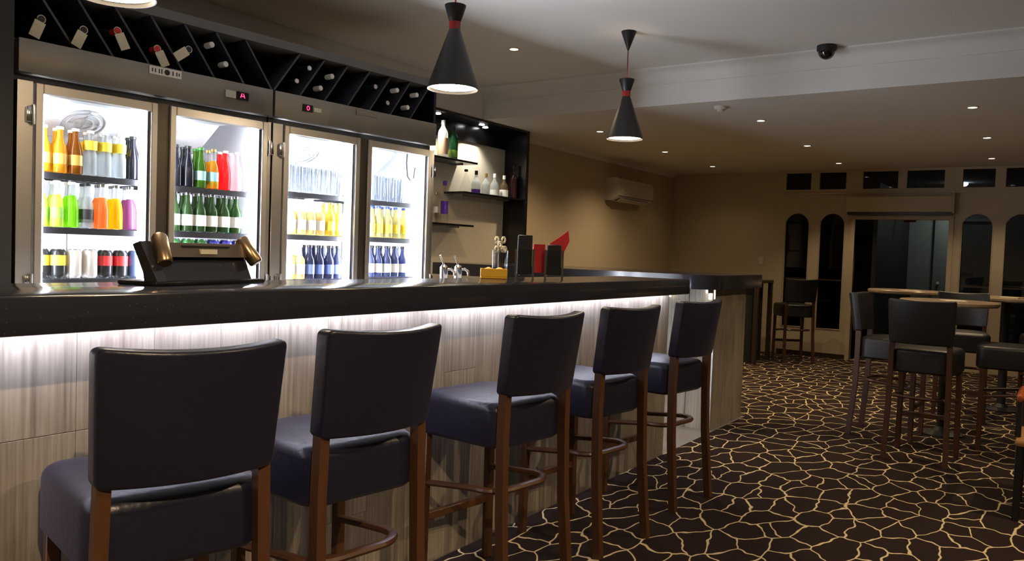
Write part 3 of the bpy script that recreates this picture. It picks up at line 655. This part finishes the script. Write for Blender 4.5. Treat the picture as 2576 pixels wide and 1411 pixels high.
# ------------------------------------------------------------------ wine rack above the fridges
RA = Vector((1.50, 3.60, 0)); RAa = math.atan2(-.205, 2.42)
wr = thing('wine_rack', 'long black wine rack with slanted dividers above the fridges', 'wine rack', RA, RAa)
RZ0, RZ1, RL_ = 2.05, 2.29, 2.46
MB().box((0, .02, RZ0), (RL_, .42, RZ0+.012)).build('bottom_board', rack_black, wr)
MB().box((0, -.01, RZ1), (RL_, .42, RZ1+.045)).build('top_board', greyboard, wr)
MB().box((0, .40, RZ0+.012), (RL_, .42, RZ1)).build('back_board', rack_black, wr)
MB().box((RL_, -.01, RZ0), (RL_+.02, .42, RZ1+.045)).build('end_board', rack_black, wr)
NS, mid, PITCH, LEAN = 14, 1.25, .165, .17
def divider_u(i, z):
    u = .03+i*PITCH; f = (z-RZ0)/(RZ1-RZ0)-.5
    return u-LEAN*f if u < mid else u+LEAN*f
for i in range(1, NS+1):
    u = .03+i*PITCH
    a, b = divider_u(i, RZ0+.013), divider_u(i, RZ1-.001)
    if max(a, b) > RL_: continue
    MB().prism([(a-.006, RZ0+.013), (a+.006, RZ0+.013), (b+.006, RZ1-.001), (b-.006, RZ1-.001)], 'y', .0, .395).build('divider', slat_m, wr, smooth=False)
def wine_bottle(u, z, capm, label, tagged=0, tilt=0):
    t = thing('wine_bottle', label, 'bottle', RA + Matrix.Rotation(RAa, 3, 'Z') @ Vector((u, 0, z)), RAa, 'wine bottles in the rack')
    R = Matrix.Rotation(PI/2, 4, 'X')
    MB().lathe([(.001, -.30), (.034, -.295), (.036, -.28), (.036, -.11), (.026, -.075), (.014, -.045), (.0135, .03)], 18).xform(R).build('body', liquid('wine_glass', (.03,.05,.02), .1), t)
    MB().lathe([(.0145, -.02), (.0145, .032), (.012, .035)], 16).xform(R).build('foil', capm, t)
    if tagged:
        m = MB(); m.box((-.022, -.002, -.085), (.022, .002, -.012), .0008, 1); m.xform(Matrix.Translation((0, -.035, -.0)) @ Matrix.Rotation(tilt, 4, 'Y')); m.build('neck_tag', paper, t, 'cream paper tag hung on the neck')
        q = MB(); q.tube([(.016*math.cos(2*PI*k/14), -.033, .016*math.sin(2*PI*k/14)) for k in range(15)], .002, 6, caps=False); q.build('tag_loop', paper, t)
wines = [(0, 0, 2.15, 1, .35, 'far left end of rack, above the fridge corner'), (1, 0, 2.145, 1, .4, 'second from the rack\'s left end'), (2, 0, 2.175, 1, -.45, 'third from the rack\'s left end'),
         (3, -.01, 2.135, 1, -.5, 'fourth from the rack\'s left end'), (4, .0, 2.165, 1, .9, 'fifth from the rack\'s left end'),
         (5, -.01, 2.215, 0, 0, 'upper of the pair left of the rack\'s middle'), (5, .01, 2.135, 0, 0, 'lower of the pair left of the rack\'s middle'),
         (8, -.01, 2.13, 0, 0, 'first right of the rack\'s middle'), (8, .01, 2.215, 0, 0, 'upper one right of the rack\'s middle'), (9, -.01, 2.12, 0, 0, 'lower of the pair right of the rack\'s middle'), (9, .01, 2.20, 0, 0, 'upper of the pair right of the rack\'s middle'),
         (11, .0, 2.20, 0, 0, 'first of the last group in rack'), (12, -.01, 2.12, 0, 0, 'second of the last group in rack'), (12, .0, 2.21, 0, 0, 'third of the last group in rack'), (13, -.01, 2.12, 0, 0, 'fourth of the last group, near the rack\'s right end'), (13, .0, 2.21, 0, 0, 'last one at rack\'s right end')]
wines = [((divider_u(c, z)+divider_u(c+1, z))/2+o, z, tg, tl, ps) for c, o, z, tg, tl, ps in wines]
for i, (u, z, tg, tl, ps) in enumerate(wines):
    wine_bottle(u, z, cw if i in (5, 6, 9, 10, 13, 14, 15) else lr if i in (2, 3) else lbk if tg else cs, 'wine bottle %s, %s' % ('with a cream neck tag' if tg else 'lying neck outward', ps), tg, tl)

# ------------------------------------------------------------------ alcove with glass shelves
al = thing('shelf_alcove', 'black framed cream alcove with downlights to the right of fridges', 'alcove', (0, 0, 0))
MB().box((4.0, 4.685, 0), (6.60, 4.698, 2.43)).build('back_panel', alcove_board, al)
MB().box((6.60, 4.42, 0), (6.645, 4.698, 2.449)).build('end_panel', black_lam, al)
MB().box((4.0, 4.42, 2.43), (6.60, 4.698, 2.449)).build('top_board', black_lam, al)
MB().box((4.0, 4.665, 2.27), (6.60, 4.684, 2.429)).build('top_band', black_lam, al)
struct(MB().box((1.5, 4.43, 2.4495), (5.879, 4.699, ZU-.001)).build('wall_bulkhead', plaster))
am = emit('alcove_lens', (.95, .97, 1), 20)
for i, x in enumerate((5.36, 6.0, 6.15)):
    MB().lathe([(.001, -.004), (.024, -.004), (.028, 0)], 18, (x, 4.54+(.07 if i == 2 else 0), 2.43)).build('alcove_light', am, al)
spot('alcove_beam', (5.36, 4.54, 2.42), L_ALC, 110, (1, .93, .82)); spot('alcove_beam', (6.0, 4.54, 2.42), L_ALC, 110, (1, .93, .82))
def shelf(x0, x1, z, label):
    t = thing('wall_shelf', label, 'shelf', (x0, 4.44, z), 0, 'alcove shelves')
    MB().box((0, 0, -.018), (x1-x0, .244, 0), .002, 1).build('shelf_board', black_lam, t)
    for q in (.1, x1-x0-.1): MB().box((q-.01, .10, -.03), (q+.01, .244, -.018)).build('bracket', chrome, t)
shelf(4.9, 5.83, 2.05, 'upper left black shelf in alcove beside the right fridge')
shelf(5.65, 6.595, 1.775, 'long middle black shelf on the right of alcove')
shelf(4.9, 5.80, 1.475, 'lowest black shelf in alcove, beside the fridge')
def single(name, kind, bm_, capm, labm, loc, label, lab=(.03, .10), sc=1.0, cap_h=.03):
    o = make_bottle(name, kind, bm_, capm, labm, lab, cap_h); o.location = loc; o.scale = (sc,)*3; tag(o, label, 'bottle', None); return o
single('bottle', 'spirit', liquid('spirit_clear', (.8,.85,.85), .5), cw, mat('label_cream_red', (.8,.55,.35), .6), (5.45, 4.55, 2.05), 'large clear spirit bottle with cream label on the upper alcove shelf', (.03, .16), 1.12)
single('bottle', 'spirit', liquid('spirit_green', (.04,.22,.08), .2), cbk, lgn, (5.60, 4.55, 2.05), 'dark green bottle on the upper alcove shelf', (.02, .09), 1.0)
single('decanter', 'decanter', clear, cbk, None, (5.80, 4.55, 1.775), 'clear flared decanter on the left end of middle shelf', cap_h=.02)
single('bottle', 'small', MATS['spirit_clear'], cbk, lpu, (5.955, 4.55, 1.775), 'small clear bottle with purple base on middle shelf', (.004, .035), 1.25)
single('bottle', 'small', MATS['spirit_clear'], cg, None, (6.11, 4.55, 1.775), 'small plain clear bottle on middle shelf beside the purple one', sc=1.2)
single('bottle', 'small', MATS['spirit_clear'], cw, lw, (6.25, 4.55, 1.775), 'small clear bottle with white cap and white label on middle shelf', (.01, .05), 1.25)
single('bottle', 'small', liquid('spirit_brown', (.3,.2,.12), .3), cw, lw, (6.41, 4.55, 1.775), 'square-labelled bottle with white cap on middle shelf by the black panel', (.005, .06), 1.25)
single('bottle', 'slim', liquid('spirit_dark', (.10,.03,.04), .1), cbk, lr, (6.545, 4.53, 1.775), 'tall dark bottle at the right end of middle shelf', (.02, .06), 1.1)
single('bottle', 'slim', clear, lpu, lpu, (5.50, 4.55, 1.475), 'tall clear bottle with purple label on the lowest alcove shelf', (.07, .16), 1.25)
single('bottle', 'slim', clear, cs, lw, (5.38, 4.55, 1.475), 'clear bottle half hidden behind the fridge edge on the lowest shelf', (.10, .16), .9)

# ------------------------------------------------------------------ air conditioner, switch
ac = thing('air_conditioner', 'cream wall-mounted split air conditioner high on the side wall', 'air conditioner', (8.80, Y1, 1.93))
prof = [(0, 0), (-.10, -.0), (-.17, .03), (-.20, .08), (-.20, .22), (-.185, .265), (-.15, .28), (0, .28)]
MB().prism([(p[0], p[1]) for p in prof], 'x', 0, .99).build('casing', plastic_w, ac)
MB().box((.02, -.207, .09), (.97, -.2005, .215), .003, 1).build('front_panel', plastic_w, ac)
q = MB(); q.prism([(-.105, .001), (-.165, .027), (-.168, .020), (-.108, -.006)], 'x', .08, .91); q.build('outlet_slot', black_matte, ac)
q = MB(); q.prism([(-.112, -.012), (-.180, .022), (-.182, .017), (-.114, -.017)], 'x', .08, .91); q.build('louvre', plastic_w, ac)
for z in (.05,): MB().box((.0, -.19, z), (.99, -.186, z+.004)).build('seam', black_matte, ac)
sw = thing('light_switch', 'small pale switch plate on far wall left of the arched windows', 'switch', (X1, 3.363, 1.245))
MB().box((-.008, -.035, -.055), (0, .035, .055), .002, 1).build('plate', plastic_w, sw); MB().box((-.012, -.010, -.016), (-.008, .010, .016)).build('rocker', plastic_w, sw)

# ------------------------------------------------------------------ things on the bar
pos = thing('point_of_sale_terminal', 'bronze and black sales terminal seen from behind on the bar top', 'terminal', (1.41, 2.085, 1.122), .22)
MB().box((-.23, -.06, 0), (.21, .08, .012), .004).build('base', black_lam, pos)
MB().prism([(-.035, .012), (.03, .012), (.045, .10), (.005, .10)], 'x', -.185, .175).build('screen_back', mat('terminal_black', (.02,.02,.025), .16, var=.1), pos)
MB().prism([(-.028, .078), (.05, .078), (.05, .118), (-.014, .118)], 'x', -.165, .165).build('hinge_bar', mat('terminal_bronze', (.20,.16,.12), .35, .8, var=.1), pos)
MB().box((-.10, -.021, .106), (.09, -.010, .111)).build('slot', rubber, pos); MB().box((-.035, -.0285, .087), (.03, -.018, .101)).build('sticker', paper, pos)
for sx in (-1, 1):
    m = MB(); m.lathe([(.018, 0), (.022, .006), (.022, .085), (.018, .092)], 20); m.xform(Matrix.Translation((sx*.185, -.045, .060)) @ Matrix.Rotation(sx*-.28, 4, 'Y') @ Matrix.Rotation(-.55, 4, 'X')); m.build('hinge_barrel', bronze, pos)
MB().prism([(-.06, .012), (-.02, .012), (.03, .11), (.005, .12)], 'x', -.225, -.19).build('side_arm', MATS['terminal_black'], pos)
yb = thing('yellow_tray', 'shallow yellow plastic tray at the back of the bar top', 'tray', (2.93, 2.12, 1.122), -.9)
q = MB(); q.box((-.06, -.04, 0), (.06, .04, .01), .003, 1).box((-.06, -.04, .01), (-.053, .04, .045)).box((.053, -.04, .01), (.06, .04, .045)).box((-.053, -.04, .01), (.053, -.033, .045)).box((-.053, .033, .01), (.053, .04, .045)); q.build('tray_shell', yellowm, yb, smooth=False)
for u in (-.024, .026): MB().lathe([(.02, .010), (.024, .03), (.016, .046), (.004, .052)], 14, (u, 0, 0)).build('contents', mat('lemon', (.8,.5,.08), .5), yb)
jr = thing('glass_jar', 'clear jar of pale curled paper behind the straw caddies', 'jar', (3.04, 2.165, 1.122))
MB().lathe([(.034, 0), (.036, .004), (.038, .13), (.036, .13), (.034, .008), (.001, .008)], 20, cap1=False).build('jar_glass', clear, jr)
for i in range(7):
    a = i*.9; m = MB(); m.tube([(.02*math.cos(a)+.013*math.cos(2*PI*k/10), .02*math.sin(a), .135+.022*(i % 3)+.013*math.sin(2*PI*k/10)) for k in range(11)], .005, 6, caps=False); m.build('paper_curl', paper, jr)
MB().tube([(0, 0, .009), (.002, 0, .12)], .012, 8).build('stems', dkwood, jr)
def caddy(x, y, hh, label, red):
    t = thing('straw_caddy', label, 'caddy', (x, y, 1.122), -.95, 'caddies on the bar')
    q = MB(); q.box((-.04, -.03, 0), (.04, .03, .02), .002, 1); q.build('foot', clear, t)
    q = MB()
    for a, b in (((-.04, -.03), (.04, -.027)), ((-.04, .027), (.04, .03)), ((-.04, -.027), (-.037, .027)), ((.037, -.027), (.04, .027))): q.box((*a, .02), (*b, .14))
    q.build('holder', clear, t, smooth=False)
    for sx in (-1, 1): MB().box((sx*.04-.005, -.034, 0), (sx*.04+.005, -.030, .14)).build('edge_strip', chrome, t)
    MB().box((-.034, -.024, .021), (.034, .024, hh), .003, 1).build('menu_stack', black_matte, t)
    if red:
        q = MB(); q.prism([(-.100, .03), (-.043, .03), (-.043, .165), (-.098, .165)], 'y', -.016, .016); q.build('red_napkin', redpaper, t)
        q = MB(); q.prism([(-.02, .12), (.036, .10), (.075, .185), (.068, .235), (.03, .205), (-.02, .17)], 'y', .031, .044); q.build('red_napkin', redpaper, t)
caddy(3.09, 2.06, .205, 'taller straw caddy with a black stack on the bar top', False)
caddy(3.22, 1.98, .165, 'shorter caddy with red napkins on the bar top', True)

# ------------------------------------------------------------------ lounge tables and stools
def high_table(x, y, r, label, box=False):
    t = thing('high_table', label, 'table', (x, y, 0), 0, 'round high tables')
    MB().lathe([(.001, .965), (r-.01, .965), (r, .975), (r, .992), (r-.008, 1.0), (.001, 1.0)], 40, cap0=False, cap1=False).build('table_top', dkwood_top_lit, t)
    MB().lathe([(.035, .02), (.035, .955), (.09, .963)], 18).build('pedestal', black_matte, t)
    MB().lathe([(.15, 0), (.15, .012), (.06, .03), (.04, .06)], 32).build('base', black_matte, t)
    return t
dkwood_top_lit = mat('table_top_wood_lit', (.30,.22,.14), .25, var=.3, scale=3, stretch=(1, 8, 1))  # dark wood lightened so its colour carries the cream lamp reflections
high_table(6.68, .66, .33, 'round high table nearest the camera, ringed by stools')
high_table(8.22, .36, .33, 'round high table behind the nearest one, at the right edge')
high_table(8.85, 1.25, .36, 'farthest round high table in front of doorway')
put_stool(5.79, .68, -PI/2-.05, 'nearest lounge stool with its shade-darkened back to the camera', 'stools in the lounge')
put_stool(6.36, .955, PI-.06, 'lounge stool on the left of the nearest high table, seen side-on', 'stools in the lounge')
put_stool(6.46, .24, .06, 'lounge stool at the right picture edge with only its seat visible', 'stools in the lounge')
put_stool(7.50, .63, PI/2+.1, 'lounge stool facing the camera behind the nearest high table', 'stools in the lounge')
put_stool(7.72, .02, -PI/2+.15, 'lounge stool cut by the right edge, behind the seat-only stool', 'stools in the lounge')
tf = thing('square_table', 'dark square high table against the far wall by arched windows', 'table', (9.72, 3.22, 0))
MB().box((-.3, -.3, .97), (.3, .3, 1.005), .004, 1).build('table_top', dkwood, tf); MB().box((-.2, -.2, 0), (.2, .2, .97)).build('pedestal_box', black_matte, tf)
for sx in (-1, 1): MB().bar((sx*.27, -.27, 0), (sx*.27, -.27, .97), .05).build('leg', dkwood, tf)
put_stool(10.15, 2.70, -PI/2+.6, 'dark stool by the far wall in front of the arched windows', 'stools in the lounge')
for x, y, z, rz, l in ((6.60, .62, 1.0005, .3, 'pale menu card lying on the nearest high table'), (8.1, .32, 1.0005, -.2, 'pale menu card on the high table at the right edge'), (8.72, 1.2, 1.0005, .5, 'pale menu card on the farthest round table')):
    m = thing('menu_card', l, 'menu', (x, y, z), rz, 'menu cards')
    MB().box((-.10, -.07, 0), (.10, .07, .004)).build('card', paper, m); MB().box((-.10, -.07, .004), (.0, .07, .007)).build('folded_leaf', paper, m)
# low armchair cut by the right edge
ch = thing('armchair', 'low chair with orange wooden arm cut by the right picture edge', 'chair', (4.86, -.10, 0), 0)
MB().box((-.24, -.24, .375), (.24, .235, .41), .015).build('seat', tanwood, ch)
for sx in (-1, 1):
    for sy in (-1, 1): MB().bar((sx*.20, sy*.215, 0), (sx*.20, sy*.215, .375 if sx < 0 else .60), .032).build('leg', black_matte, ch)
for sy in (-1, 1): MB().bar((-.19, sy*.225, .61), (.24, sy*.225, .60), .045, .03, .012).build('arm', redwood, ch); 
for sy in (-1, 1): MB().bar((-.15, sy*.225, .41), (-.15, sy*.225, .60), .026).build('arm_post', black_matte, ch)
MB().box((.21, -.23, .42), (.24, .22, .82), .012).build('backrest', tanwood, ch)
